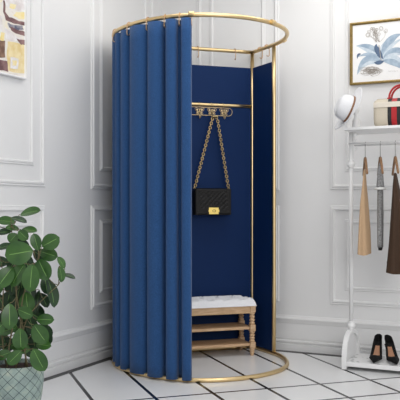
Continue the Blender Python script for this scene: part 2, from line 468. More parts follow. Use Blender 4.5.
for x in (-.118, .116):
    MB().tube([(x+.007*math.cos(2*PI*q/12), 0, BH+.003+.007*math.sin(2*PI*q/12)) for q in range(12)], .002, 6, True).build('strap_ring', M['gold'], hb)

# ------------------------------------------------------------------ tufted bench
bn = empty('bench', (.036, 4.844, 0), BR, 'oak bench with white tufted cushion and two shelves inside the fitting room', 'bench')
HX, HY = .28, .095
mb = MB(); nx, ny = 90, 34; rows = []
hx, hy = .301, .124
def cush(u, v):
    eu = 1-abs(u)/hx; ev = 1-abs(v)/hy
    z = .321 + .050*(max(0, 1-(1-min(1, eu*9))**2)**.5)*(max(0, 1-(1-min(1, ev*3.6))**2)**.5)
    d = min((((u-bx)/.05)**2 + ((v-by)/.045)**2) for bx, by in TUFT)
    z -= .030*math.exp(-d*1.1)
    for (a_, b_) in ((u/.104+v/.09, 0), (u/.104-v/.09, 0)):
        g = abs((a_+.5) % 1 - .5); z -= .009*math.exp(-(g/.09)**2)*min(1, ev*3)*min(1, eu*6)
    return z
TUFT = [(-.208, -.045), (-.104, -.045), (0, -.045), (.104, -.045), (.208, -.045), (-.156, .045), (-.052, .045), (.052, .045), (.156, .045), (.26, .045), (-.26, .045)]
for j in range(ny+1):
    rows.append([(-hx+2*hx*i/nx, -hy+2*hy*j/ny, cush(-hx+2*hx*i/nx, -hy+2*hy*j/ny)) for i in range(nx+1)])
mb.grid(rows)
ring = [rows[0][i] for i in range(nx+1)] + [rows[j][nx] for j in range(1, ny+1)] + [rows[ny][i] for i in range(nx-1, -1, -1)] + [rows[j][0] for j in range(ny-1, 0, -1)]
mb.grid([ring, [(p[0], p[1], .318) for p in ring]], closeu=True)
mb.poly([(-hx, -hy, .318), (hx, -hy, .318), (hx, hy, .318), (-hx, hy, .318)])
cu = mb.build('cushion', M['cushion'], bn)
for bx, by in TUFT: MB().sphere((bx, by, cush(bx, by)+.001), .008, (1, 1, .5), 10).build('button', M['cushion'], cu, smooth=True)
mb = MB()
for y in (-HY, HY): mb.box((0, y, .295), (2*HX+.03, .022, .050), bev=.002)
for x in (-HX, HX): mb.box((x, 0, .295), (.022, 2*HY, .050), bev=.002)
mb.box((0, 0, .316), (2*HX+.04, 2*HY+.04, .006))
mb.build('apron', M['wood'], bn)
mb = MB()
for i in range(44): mb.sphere((-HX+.01+i*.0127, -HY-.0115, .275), .0032, (1, .6, 1), 6)
tag(mb.build('stud_row', M['gold_dark'], bn), 'row of small brass studs')
legp = [(.010, 0), (.014, .004), (.017, .045), (.020, .052)]
for sx in (-1, 1):
    for sy in (-1, 1):
        mb = MB()
        mb.lathe([(.0095, 0), (.012, .006), (.016, .036), (.018, .044), (.014, .050)], (sx*HX, sy*HY, 0), 16)
        mb.box((sx*HX, sy*HY, .068), (.036, .036, .040), bev=.003)
        mb.box((sx*HX, sy*HY, .176), (.036, .036, .044), bev=.003)
        mb.box((sx*HX, sy*HY, .298), (.036, .036, .044), bev=.002)
        def turned(z0, z1, nb):
            pr = []
            for q in range(nb*6+1):
                f = q/(nb*6); pr.append((.0115+.0065*abs(math.sin(PI*f*nb)), z0+(z1-z0)*f))
            return pr
        mb.lathe(turned(.086, .156, 4), (sx*HX, sy*HY, 0), 16); mb.lathe(turned(.196, .278, 4), (sx*HX, sy*HY, 0), 16)
        mb.build('leg', M['wood'], bn)
for z in (.070, .176):
    MB().box((0, 0, z), (2*HX-.01, 2*HY+.01, .016), bev=.002).build('shelf', M['wood'], bn)

# ------------------------------------------------------------------ white garment rack
RT, RD = .360, .283
rp = WR(RT, 0, RD)
rk = empty('garment_rack', rp, -A, 'white metal garment rack with arched feet and two shelves against the wall', 'garment rack')
RL = .86; D2 = .16
for x in (0, RL):
    mb = MB()
    mb.tube([(x, 0, .225), (x, 0, 1.39)], .0125, 14)
    mb.build('column', M['white_metal'], rk)
    for z in (.238, 1.202):
        MB().lathe([(.013, z-.026), (.020, z-.022), (.016, z-.018), (.023, z-.010), (.026, z), (.023, z+.010), (.016, z+.018), (.020, z+.022), (.013, z+.026)], (x, 0, 0), 16).build('ball_knob', M['white_metal'], rk, smooth=True)
    # arched foot
    def arch(sw, sh, n=24):
        return [(-sw*math.cos(PI*i/n), .005+ (sh-.005)*(math.sin(PI*i/n)**.62)) for i in range(n+1)]
    o_, i_ = arch(D2, .215), arch(D2-.018, .192)
    mb = MB(); th = .028
    rows = []
    for (yo, zo), (yi, zi) in zip(o_, i_):
        rows.append([(x-th/2, yo, zo), (x+th/2, yo, zo), (x+th/2, yi, zi), (x-th/2, yi, zi)])
    mb.grid(rows, closeu=True, capends=True)
    for f in mb.bm.faces: f.smooth = False
    # inset web plate
    pl = [(x-.004 if x == 0 else x+.004, y, z) for y, z in i_]
    mb.poly(pl, (1, 0, 0), .004)
    a_ = mb.build('arched_foot', M['white_metal'], rk)
    for y in (-D2+.009, D2-.009):
        MB().lathe([(.008, 0), (.009, .006), (.006, .007)], (x, y, 0), 12).build('foot_pad', M['steel'], a_)
    # scroll bracket under the top shelf
    mb = MB(); sx = 1 if x == 0 else -1
    def curl(cx_, cy_, cz_, r0, turns, a0, sgn):
        return [(cx_ + sx*(r0*(1-q/26))*math.cos(a0+sgn*turns*2*PI*q/20), cy_, cz_ + r0*(1-q/26)*math.sin(a0+sgn*turns*2*PI*q/20)) for q in range(21)]
    for (cz_, r_) in ((1.372, .016), (1.338, .014), (1.290, .012)):
        mb.tube(curl(x+sx*.026, 0, cz_, r_, .9, PI, -1), .003, 6)
    mb.tube([(x+sx*.012, 0, 1.385), (x+sx*.022, 0, 1.35), (x+sx*.014, 0, 1.31), (x+sx*.02, 0, 1.285), (x+sx*.010, 0, 1.26)], .003, 6)
    mb.build('scroll_bracket', M['white_metal'], rk)
mb = MB(); mb.box((RL/2+.002, 0, 1.398), (RL+.016, .31, .016), bev=.003); mb.build('top_shelf', M['white_metal'], rk)
for y, nm in ((-.075, 'front'), (.075, 'rear')):
    mb = MB(); mb.tube([(0.0, y, 1.318), (RL, y, 1.318)], .0048, 10); mb.build('hanging_rail', M['white_metal'], rk)
for x in (0, RL): MB().tube([(x, -.08, 1.318), (x, .08, 1.318)], .006, 8).build('rail_bracket', M['white_metal'], rk)
# perforated base shelf
mb = MB(); mb.box((RL/2, -.142, .034), (RL, .010, .026), bev=.002); mb.box((RL/2, .142, .034), (RL, .010, .026), bev=.002)
for i in range(3): mb.box((i*RL/2, 0, .034), (.012, .28, .020))
bs = mb.build('base_shelf_frame', M['white_metal'], rk)
mb = MB(); mb.box((RL/2, 0, .044), (RL-.006, .278, .004))
def lace():
    m = bpy.data.materials.new('perforated_white_sheet'); m.use_nodes = True
    nt = m.node_tree; b = nt.nodes['Principled BSDF']
    tc = nt.nodes.new('ShaderNodeTexCoord'); v = nt.nodes.new('ShaderNodeTexVoronoi'); v.inputs['Scale'].default_value = 26
    nt.links.new(tc.outputs['Object'], v.inputs[0])
    r = nt.nodes.new('ShaderNodeValToRGB'); r.color_ramp.elements[0].position = .22; r.color_ramp.elements[1].position = .34
    r.color_ramp.elements[0].color = srgb(158, 160, 162); r.color_ramp.elements[1].color = srgb(232, 232, 232)
    nt.links.new(v.outputs[0], r.inputs[0]); nt.links.new(r.outputs[0], b.inputs['Base Color']); b.inputs['Roughness'].default_value = .4
    return m
mb.build('base_shelf', lace(), rk)
RM = Matrix.Translation(rp) @ Matrix.Rotation(-A, 4, 'Z')     # rack space to world
def rack_t(px, ly=0.0):
    # x along the rack, seen in direction px, at rack depth ly
    u = (px-200)/760; o0 = RM @ Vector((0, ly, 0))
    return (u*o0.y - o0.x)/(TR.x - u*TR.y)

# ------------------------------------------------------------------ hangers and clothes
def hanger_parts(root):
    mb = MB(); pts = [(0, .0, -.088), (0, 0, -.03)]
    for q in range(12): a = -PI/2 + (PI*1.35)*q/11; pts.append((0, .0105*math.cos(a) - 0, .0 + .0105*math.sin(a)))
    mb.tube(pts, .0018, 6); mb.build('hook', M['steel'], root)
    for s_ in (-1, 1):
        mb = MB(); pts = [(0, s_*(.005+.135*q/8), -.085 - .095*(q/8)**1.15) for q in range(9)]
        mb.tube(pts, lambda k_: .0085-.002*k_, 8); mb.build('arm', M['hangerwood'], root)
    return root
YR = -.075
tx = [rack_t(365.2, YR), rack_t(380.3, YR), rack_t(395.3, YR)]
hz_ = 1.3145
hl = ['wooden hanger carrying the beige cloth on the white rack', 'wooden hanger carrying the speckled grey cloth, between the other two', 'wooden hanger carrying the dark brown coat, closest to the photo edge']
h0 = None
for i in range(3):
    p = RM @ Vector((tx[i], YR, hz_))
    if h0 is None:
        h0 = empty('hanger', p, -A + math.radians(18)); hanger_parts(h0); o = h0
    else: o = copy_tree(h0); o.location = p
    tag(o, hl[i], 'hanger', 'wooden hangers on the white rack')

def cloth(name, x0, cy_, secs, m, label, cat, folds=5, amp=.06, mats2=None, mi_from=None):
    """secs: (z, half-width across view, half-depth, shift x, shift y)"""
    mb = MB(); n = 48; rows = []
    S = []
    for i in range(len(secs)-1):
        for q in range(6):
            f = q/6; S.append([a+(b-a)*f for a, b in zip(secs[i], secs[i+1])])
    S.append(list(secs[-1]))
    zt, zb = S[0][0], S[-1][0]
    for (z, hw, hd, sx_, sy_) in S:
        f = (zt-z)/(zt-zb); row = []
        for q in range(n):
            a = 2*PI*q/n; k_ = 1 + amp*(.35+f)*math.sin(folds*a+1.1*f+x0*9) + amp*.5*math.sin((folds*2-1)*a)
            row.append((sx_+hw*k_*math.cos(a), sy_+hd*k_*math.sin(a), z + (.006*math.sin(2*a+1) if f > .97 else 0)))
        rows.append(row)
    mb.grid(rows, closeu=True); mb.grid([rows[0], [(r_[0]*.3+S[0][3]*.7, r_[1]*.3+S[0][4]*.7, r_[2]+.004) for r_ in rows[0]]], closeu=True)
    # lining, drawn in from the hem
    lr = [[(r_[0]*.93+S[-1][3]*.07, r_[1]*.93+S[-1][4]*.07, r_[2]+.03*j) for r_ in rows[-1]] for j in (0, 1, 2)]
    mb.grid([rows[-1]]+lr, closeu=True, mi=1)
    wp = RM @ Vector((x0, cy_, 0))
    o = mb.build(name, [m, mats2 or m], None, recalc=True)
    o.location = wp; o.rotation_euler = (0, 0, -A)
    return tag(o, label, cat)
# heights from the photo at a depth of about 4.45 m
def hz(py, Y=4.42): return CAM_H-(py-207)*Y/760
cloth('shawl', tx[0], YR-.01, [(hz(170), .004, .016, 0, -.0), (hz(184), .008, .035, 0, -.005), (hz(203), .018, .052, .0, -.010), (hz(230), .027, .06, .002, -.014), (hz(254), .031, .066, .002, -.012)],
      M['beige_cloth'], 'beige linen cloth hanging folded from the first wooden hanger', 'clothing', 3, .16)
g = empty('speckled_top', RM @ Vector((tx[1], YR, 0)), -A, 'speckled grey knit cloth with a white cuff hanging from the middle wooden hanger', 'clothing')
def tubecloth(name, S, m, mi2=None, amp=.06, folds=4):
    mb = MB(); n = 40; rows = []
    for i, (z, hw, hd) in enumerate(S):
        rows.append([(hw*(1+amp*math.sin(folds*2*PI*q/n+z*14))*math.cos(2*PI*q/n), hd*(1+amp*math.sin(folds*2*PI*q/n+z*14))*math.sin(2*PI*q/n), z) for q in range(n)])
    mb.grid(rows, closeu=True, capends=True)
    return mb.build(name, m, g)
def lerpS(secs, k_=6):
    S = []
    for i in range(len(secs)-1):
        for q in range(k_): S.append(tuple(a+(b-a)*q/k_ for a, b in zip(secs[i], secs[i+1])))
    S.append(secs[-1]); return S
tubecloth('upper_body', lerpS([(hz(163), .006, .012), (hz(171), .016, .028), (hz(180), .019, .034), (hz(188), .022, .038)]), M['grey_cloth'], amp=.1)
tubecloth('white_cuff', [(hz(187.5), .026, .040), (hz(188), .031, .046), (hz(189.5), .031, .046), (hz(190), .025, .040)], M['white_cloth'], amp=.04, folds=2)
tubecloth('lower_sleeve', lerpS([(hz(190), .016, .026), (hz(215), .017, .027), (hz(247), .017, .026)]), M['grey_cloth'])
tubecloth('lining', lerpS([(hz(246), .014, .022), (hz(250), .011, .018)]), M['dark_lining'])
cloth('coat', tx[2]+.012, YR-.0, [(hz(174), .006, .03, -.012, 0), (hz(186), .014, .06, -.008, 0), (hz(215), .040, .095, .006, 0), (hz(245), .054, .105, .008, 0), (hz(271), .066, .11, .006, 0)],
      M['brown_cloth'], 'dark brown long coat hanging on the white rack beside the photo edge', 'coat', 4, .12, M['dark_lining'])

# ------------------------------------------------------------------ hat, hat stand
hs = RM @ Vector((.035, -.02, 1.4065))
st = MB().lathe([(.030, 0), (.032, .006), (.024, .012), (.021, .030), (.022, .050), (.013, .066), (.009, .078), (.013, .090), (.018, .100), (.022, .118), (.020, .136), (.010, .148), (.002, .150)], (0, 0, 0), 20).build('hat_stand', M['white_metal'], smooth=True)
st.location = hs; tag(st, 'white turned stand on the rack shelf propping up the sun hat', 'hat stand')
hc = at(350.3, 109.5, 4.40)
ax = Vector((-.92, -.11, .36)).normalized()
ht = empty('sun_hat', hc, 0, 'white wide-brimmed felt hat with brown band tipped over the rack end', 'hat')
up = Vector((.3, 0, 1)); xa = (up - ax*up.dot(ax)).normalized(); ya = ax.cross(xa)
HM = Matrix((xa, ya, ax)).transposed().to_4x4()
mb = MB(); n = 48; rows = []
prof_c = [(.072, .000), (.0725, .012), (.071, .03), (.068, .05), (.060, .068), (.048, .080), (.032, .085), (.015, .080), (.001, .077)]
for r, z in prof_c:
    rows.append([HM.to_3x3() @ Vector((r*1.06*math.cos(2*PI*q/n), r*.94*math.sin(2*PI*q/n), z - (.010*math.exp(-(r*math.sin(2*PI*q/n)/.016)**2) if r < .05 else 0))) for q in range(n)])
mb.grid(rows, closeu=True)
cr = mb.build('crown', M['hat'], ht)
cr.modifiers.new('solid', 'SOLIDIFY').thickness = .0025
mb = MB(); rows = []
for j in range(10):
    f = j/9; r = .071 + .062*f
    rows.append([HM.to_3x3() @ Vector((r*1.04*math.cos(a), r*.96*math.sin(a), .002 + f*f*((.012 if math.cos(a) > 0 else .028)*math.cos(a+PI)+.006*math.cos(2*a)) - .004*math.sin(f*PI))) for a in [2*PI*q/n for q in range(n)]])
mb.grid(rows, closeu=True); br = mb.build('brim', M['hat'], ht); br.modifiers.new('solid', 'SOLIDIFY').thickness = .003
mb = MB(); rows = []
for z in (.003, .015):
    rows.append([HM.to_3x3() @ Vector((.0745*1.06*math.cos(2*PI*q/n), .0745*.94*math.sin(2*PI*q/n), z)) for q in range(n)])
mb.grid(rows, closeu=True); hbnd = mb.build('hat_band', M['hatband'], ht); hbnd.modifiers.new('solid', 'SOLIDIFY').thickness = .003

# ------------------------------------------------------------------ striped handbag
bagY = -.03
bx0 = rack_t(401.5, bagY)
bg = empty('striped_handbag', RM @ Vector((bx0, bagY, 1.4065)), -A, 'cream barrel handbag with black and red stripes and a red handle on the rack shelf', 'handbag')
def barrel(w_, d_, h_):
    rows = []
    for i in range(25):
        f = i/24*2-1; e = (1-min(1, max(0, (abs(f)-.86)/.14))**2*.10)
        row = []
        for q in range(40):
            a = 2*PI*q/40; c_, s_ = math.cos(a), math.sin(a); p_ = .62
            row.append((f*w_/2, e*d_/2*abs(c_)**p_*math.copysign(1, c_), h_/2 + e*h_/2*abs(s_)**p_*math.copysign(1, s_)))
        rows.append(row)
    return rows
mb = MB(); mb.grid(barrel(.295, .13, .165), closeu=True, capends=True); mb.build('body', M['cream'], bg)
def band(x0_, x1_, m, nm, grow, a0=0, a1=2*PI):
    rows = []
    for x in (x0_, x1_):
        row = []
        for q in range(61):
            a = a0+(a1-a0)*q/60; c_, s_ = math.cos(a), math.sin(a); p_ = .62
            row.append((x, (.065+grow)*abs(c_)**p_*math.copysign(1, c_), .0825 + (.0825+(grow if s_ > 0 else 0))*abs(s_)**p_*math.copysign(1, s_)))
        rows.append(row)
    mb = MB(); mb.grid(rows); o = mb.build(nm, m, bg); return o
for x0_, x1_, m, nm in ((-.066, -.044, 'black_web', 'black_stripe'), (-.044, -.014, 'red', 'red_stripe'), (-.014, .014, 'black_web', 'black_stripe'), (.014, .044, 'red', 'red_stripe'), (.044, .066, 'black_web', 'black_stripe')):
    band(x0_, x1_, M[m], nm, .0015)
rows = []
for z in (.108, .138):
    rows.append([])
mb = MB()
mb.box((0, -.0672, .126), (.293, .004, .030), bev=.001); mb.build('front_band', M['cream_band'], bg)
MB().tube([(-.14, 0, .1665), (.14, 0, .1665)], .0022, 6).build('zip', M['gold_dark'], bg)
for y in (-.03, .03):
    mb = MB(); pts = [(-.064, y, .158)] + [(-.064*math.cos(PI*q/18), y, .168 + .070*math.sin(PI*q/18)) for q in range(19)] + [(.064, y, .158)]
    mb.tube(pts, .0062, 10); mb.build('handle', M['red'], bg)
    for x in (-.064, .064):
        MB().box((x, y, .160), (.022, .012, .020), bev=.003).build('handle_tab', M['red'], bg)
for x in (-.149, .149):
    MB().lathe([(.001, -.006), (.006, -.005), (.008, 0), (.006, .005), (.001, .006)], (x, 0, .14), 10).build('side_stud', M['black_web'], bg)

# ------------------------------------------------------------------ high heels
def shoe(name):
    r = empty(name, (0, 0, 0))
    # y: toe at -0.10 .. heel +0.09 ; heel rises
    def sole(y):
        f = max(0, min(1, (y+.035)/.105)); return .004 + .088*(f*f*(3-2*f))
    def hw(y):
        f = (y+.105)/.20
        if f < .38: return .038*(max(0, f)/.38)**.55
        if f < .8: return .038 - .015*((f-.38)/.42)
        return .023*(max(0, 1-((f-.8)/.2)**2.4))**.5
    hw0 = hw
    hw = lambda y: 0.0002 if (y < -.1045 or y > .0945) else hw0(y)
    rows = []; n = 28; ys = [-.105+.20*(i/36)**1.0 for i in range(37)]; ys = [ys[0], -.1040]+ys[1:-1]+[.0940, .095]
    top = []
    for y in ys:
        f = (y+.105)/.20
        wall = .026 + .012*math.sin(PI*min(1, f*2.4)) if f < .42 else .024 + .040*((f-.42)/.58)**1.5
        open_ = 0 if f < .39 else min(1, (f-.39)/.12)
        PH = PI*(1-.44*open_**.7)
        row = []
        for q in range(n+1):
            ph = -PH + 2*PH*q/n
            x = hw(y)*math.sin(ph) if abs(ph) < PI/2 or open_ < .99 else hw(y)*math.copysign(.98, ph)
            zz = sole(y) + wall*(1-math.cos(ph))/2*(1 if open_ < .01 else 1+.3*open_)
            row.append((x, y, zz))
        rows.append(row)
    mb = MB(); mb.grid(rows)
    u = mb.build('upper', M['suede'], r); sm = u.modifiers.new('solid', 'SOLIDIFY'); sm.thickness = .002
    mb = MB(); rr = []
    for y in [q for q in ys if -.025 < q < .045]: rr.append([(hw(y)*.62*s_, y, sole(y)+.005+.0015*abs(s_)) for s_ in (-1, -.5, 0, .5, 1)])
    mb.grid(rr); mb.build('insole', M['insole'], r)
    mb = MB(); rr = []
    for i in range(9):
        f = i/8; z = .088*(1-f)+.0; rad = .017*(1-f)**1.6+.0048; yc = .072 - .004*f
        rr.append([(rad*math.cos(2*PI*q/14), yc+rad*math.sin(2*PI*q/14), z) for q in range(14)])
    mb.grid(rr, closeu=True, capends=True); mb.build('stiletto_heel', M['suede'], r)
    return r
SZ = .0475
s1 = shoe('high_heel_shoe')
def put_shoe(o, px, ly, rz):
    x = rack_t(px, ly); o.location = RM @ Vector((x, ly, SZ)); o.rotation_euler = (0, 0, rz)
put_shoe(s1, 376.5, -.03, math.radians(-22))
s2 = copy_tree(s1); put_shoe(s2, 391.5, -.03, math.radians(2))
tag(s1, 'left black suede high heel, nearer the arched foot of the white rack', 'shoe', 'pair of black high heels')
tag(s2, 'right black suede high heel, farther from the arched foot of the rack', 'shoe', 'pair of black high heels')

# ------------------------------------------------------------------ framed botanical print on the right wall
def wr_at(px, py, d):
    u = (px-200)/760; o0 = WR(0, 0, d); t = (u*o0.y-o0.x)/(TR.x-u*TR.y); Y = o0.y+TR.y*t
    return WR(t, CAM_H-(py-207)*Y/760, d)
def wl_at(px, py, d):
    u = (px-200)/760; o0 = WL(0, 0, d); t = (u*o0.y-o0.x)/(TL.x-u*TL.y); Y = o0.y+TL.y*t
    return WL(t, CAM_H-(py-207)*Y/760, d)
def invR(p): v = p-PR; return v.dot(TR)
a0 = invR(wr_at(350, 50, .02)); a1 = a0 + .56
p0 = wr_at(350, 85.3, .02).z; p1 = wr_at(350, 23.3, .02).z
base = WR((a0+a1)/2, (p0+p1)/2, 0)
bp = empty('botanical_picture', base, -A, 'gilt-framed botanical print of a blue-leaved plant above the garment rack', 'picture')
W_, H_ = (a1-a0), (p1-p0)
def frame(W_, H_, fw, m1, m2, root, depth=.026):
    pr = [(0, -.003), (0, -depth), (fw*.45, -depth*1.05), (fw*.6, -depth*.75), (fw, -depth*.6), (fw, -.003)]
    rows = []
    for sx, sz in ((-1, -1), (1, -1), (1, 1), (-1, 1)):
        rows.append([(sx*(W_/2-o), y, sz*(H_/2-o)) for o, y in pr])
    mb = MB(); mb.grid(rows, closev=True)
    for f in mb.bm.faces: f.smooth = False
    o = mb.build('frame', [m1, m2], root)
    for p in o.data.polygons:
        pass
    return o
frame(W_, H_, .016, M['frame_gold'], M['frame_in'], bp)
rows = []
MB().box((0, -.010, 0), (W_-.028, .006, H_-.028)).build('print_sheet', M['paper'], bp)
IM = (Matrix.Translation(base) @ Matrix.Rotation(-A, 4, 'Z')).inverted()
def art(px, py, y=-.0135):
    p = IM @ wr_at(px, py, .0135); return Vector((p.x, y, p.z))
mbs = {k_: MB() for k_ in ('bluegrey', 'bluelight', 'bluedark', 'sketch')}
lay = [0]
def pleaf(pts, w_, m):
    # a leaf along a curve of photo points; flat paint on the sheet
    lay[0] += 1; y = -.0132 - .00008*lay[0]
    P = [art(a, b, y) for a, b in pts]
    # resample with Catmull-like quadratic
    Q = []
    for i in range(13):
        f = i/12
        if len(P) == 3: Q.append(P[0]*(1-f)**2 + P[1]*2*f*(1-f) + P[2]*f*f)
        else: Q.append(P[0].lerp(P[-1], f))
    Lr, Rr = [], []
    for i, q in enumerate(Q):
        t = (Q[min(i+1, 12)]-Q[max(i-1, 0)]).normalized(); nn = Vector((-t.z, 0, t.x))
        ww = w_*.0080*math.sin(PI*min(1, (i/12)**.8*.97+.03))
        Lr.append(q+nn*ww); Rr.append(q-nn*ww)
    mbs[m].grid([Lr, Rr]) if m != 'rib' else None
for pts, w_, m in [
    ([(382, 60), (372, 44), (356, 46)], 3.0, 'bluegrey'), ([(382, 60), (370, 50), (356, 46)], 1.5, 'bluelight'),
    ([(382, 62), (370, 50), (358, 57)], 1.8, 'bluegrey'), ([(361, 54), (357, 54), (357.5, 59)], 1.0, 'bluedark'),
    ([(382, 63), (364, 52), (357, 75)], 3.4, 'bluegrey'), ([(380, 64), (366, 58), (358, 74)], 1.4, 'bluelight'),
    ([(381, 60), (380, 48), (392, 36)], 2.6, 'bluelight'), ([(382, 58), (388, 36), (402, 34)], 3.2, 'bluegrey'),
    ([(382, 58), (392, 42), (404, 38)], 1.4, 'bluelight'),
    ([(383, 60), (396, 46), (408, 54)], 3.4, 'bluegrey'), ([(383, 60), (392, 52), (404, 55)], 1.4, 'bluelight'),
    ([(383, 61), (394, 54), (406, 68)], 3.6, 'bluelight'), ([(383, 61), (396, 60), (407, 72)], 2.4, 'bluegrey'),
    ([(380, 58), (374, 46), (377, 44)], 1.6, 'bluedark'), ([(383, 59), (379, 52), (378, 46)], 1.2, 'bluedark'),
    ([(384, 61), (377, 64), (374, 62)], 1.6, 'bluedark')]:
    pleaf(pts, w_, m)
rs = random.Random(3)
def stroke(pts, w_=.0009):
    lay[0] += 1; y = -.0132 - .00008*30
    P = [art(a, b, y) for a, b in pts]; Lr, Rr = [], []
    for i, q in enumerate(P):
        t = (P[min(i+1, len(P)-1)]-P[max(i-1, 0)])
        t = t.normalized() if t.length > 1e-6 else Vector((1, 0, 0)); nn = Vector((-t.z, 0, t.x)); Lr.append(q+nn*w_); Rr.append(q-nn*w_)
    mbs['sketch'].grid([Lr, Rr])
for i in range(26):     # bulb scribble
    cx_, cy_, rx_, ry_ = 371+rs.uniform(-5, 5), 71+rs.uniform(-2, 2), rs.uniform(3, 8), rs.uniform(1, 3.5)
    s0 = rs.uniform(0, 6); stroke([(cx_+rx_*math.cos(s0+q*.5), cy_+ry_*math.sin(s0+q*.5)) for q in range(9)])
for i in range(12):     # flower stalks
    x0, y0 = 378+rs.uniform(-3, 3), 42; x1, y1 = 376+rs.uniform(-9, 10), 27+rs.uniform(0, 9)
    stroke([(x0, y0), ((x0+x1)/2+rs.uniform(-2, 2), (y0+y1)/2), (x1, y1)], .0008)
    for q in range(2):
        s0 = rs.uniform(0, 6); r_ = rs.uniform(1, 2.2); stroke([(x1+r_*math.cos(s0+k_*.8), y1+r_*math.sin(s0+k_*.8)) for k_ in range(8)], .0008)
stroke([(379, 45), (380, 52), (381, 60)], .002)
for i in range(7):
    stroke([(388+i*1.5, 71.6-.05*i), (388.7+i*1.5, 71.0-.05*i), (389.2+i*1.5, 71.6-.05*i)], .0006)
for k_, mb in mbs.items():
    nm = {'bluegrey': 'painted_leaves', 'bluelight': 'painted_highlights', 'bluedark': 'painted_shadow_leaves', 'sketch': 'pencil_sketch'}[k_]
    mb.build(nm, M[k_], bp)

# ------------------------------------------------------------------ abstract painting on the left wall
ZL = wl_at(27.3, 79.5, .03)
b1 = (ZL-PL).dot(TL); b0 = b1-.62; z0 = ZL.z; z1 = z0+.80
pb = WL((b0+b1)/2, (z0+z1)/2, 0)
ap = empty('abstract_painting', pb, math.atan2(TL.y, TL.x), 'abstract cream, yellow and brown painting in a thin white frame, cut by the photo edge', 'picture')
frame(b1-b0, z1-z0, .012, M['white_frame'], M['white_frame'], ap, .03)
def canvas():
    m = bpy.data.materials.new('abstract_paint'); m.use_nodes = True; nt = m.node_tree; b = nt.nodes['Principled BSDF']
    tc = nt.nodes.new('ShaderNodeTexCoord'); n = nt.nodes.new('ShaderNodeTexNoise'); n.inputs['Scale'].default_value = 7; n.inputs['Detail'].default_value = 5; n.inputs['Distortion'].default_value = 1.5
    nt.links.new(tc.outputs['Object'], n.inputs[0]); r = nt.nodes.new('ShaderNodeValToRGB'); cr_ = r.color_ramp
    cr_.elements[0].position = .3; cr_.elements[0].color = srgb(196, 182, 176); cr_.elements[1].position = .7; cr_.elements[1].color = srgb(238, 226, 190)
    e = cr_.elements.new(.45); e.color = srgb(232, 226, 218); e = cr_.elements.new(.58); e.color = srgb(226, 222, 216)
    nt.links.new(n.outputs[0], r.inputs[0]); nt.links.new(r.outputs[0], b.inputs['Base Color']); b.inputs['Roughness'].default_value = .7
    return m
MB().box((0, -.015, 0), (b1-b0-.02, .008, z1-z0-.02)).build('canvas', canvas(), ap)
IL = (Matrix.Translation(pb) @ Matrix.Rotation(math.atan2(TL.y, TL.x), 4, 'Z')).inverted()
paints = [mat('paint_%s' % n_, srgb(*c), .7, c2=srgb(*c2), nscale=25, bump=.4, bscale=60) for n_, c, c2 in (
    ('ochre', (222, 198, 138), (236, 220, 176)), ('yellow', (236, 216, 148), (240, 228, 186)), ('plum', (104, 74, 76), (150, 118, 116)),
    ('brown', (112, 84, 70), (158, 128, 106)), ('white', (236, 234, 234), (214, 206, 204)), ('slate', (90, 92, 112), (190, 186, 190)))]
mb = MB(); L_ = [0]
def dab(pts, mi):
    L_[0] += 1; y = -.0192-.00012*L_[0]; P = []
    pts = [(a/5, b/5) for a, b in pts]; r_ = random.Random(L_[0]); Q = []
    for i in range(len(pts)):
        a, b = pts[i], pts[(i+1) % len(pts)]
        for f in (0, .33, .66): Q.append((a[0]+(b[0]-a[0])*f+r_.uniform(-.4, .4), a[1]+(b[1]-a[1])*f+r_.uniform(-.5, .5)))
    for a, b in Q:
        p = IL @ wl_at(a, b, .0192); P.append((p.x, y, p.z))
    mb.poly(P, mi=mi)
dab([(40, 205), (128, 225), (128, 370), (38, 355), (34, 280)], 0); dab([(20, 0), (128, 0), (128, 60), (40, 45)], 4)
dab([(80, 60), (128, 62), (128, 100), (92, 92), (66, 78)], 1); dab([(50, 20), (80, 22), (76, 46), (46, 40)], 1)
dab([(14, 0), (24, 0), (26, 60), (46, 84), (80, 100), (128, 112), (128, 126), (70, 120), (30, 100), (16, 60)], 2)
dab([(36, 112), (60, 122), (110, 128), (118, 148), (80, 152), (44, 138)], 5)
dab([(50, 134), (90, 150), (124, 158), (126, 184), (90, 172), (54, 152)], 2)
dab([(24, 130), (50, 160), (90, 185), (110, 200), (60, 205), (26, 190)], 4)
dab([(80, 192), (128, 202), (128, 228), (104, 222)], 2)
dab([(-40, 195), (24, 205), (24, 290), (-40, 285)], 3); dab([(-40, 292), (36, 305), (42, 358), (-40, 345)], 2)
dab([(50, 285), (92, 292), (90, 345), (52, 340)], 4); dab([(60, 300), (84, 304), (80, 330), (62, 326)], 1)
dab([(-60, 60), (10, 80), (14, 190), (-60, 180)], 4); dab([(-120, 0), (-20, 0), (-30, 60), (-120, 70)], 0); dab([(5, 160), (24, 165), (18, 204), (0, 200)], 1)
mb.build('paint_strokes', paints, ap)

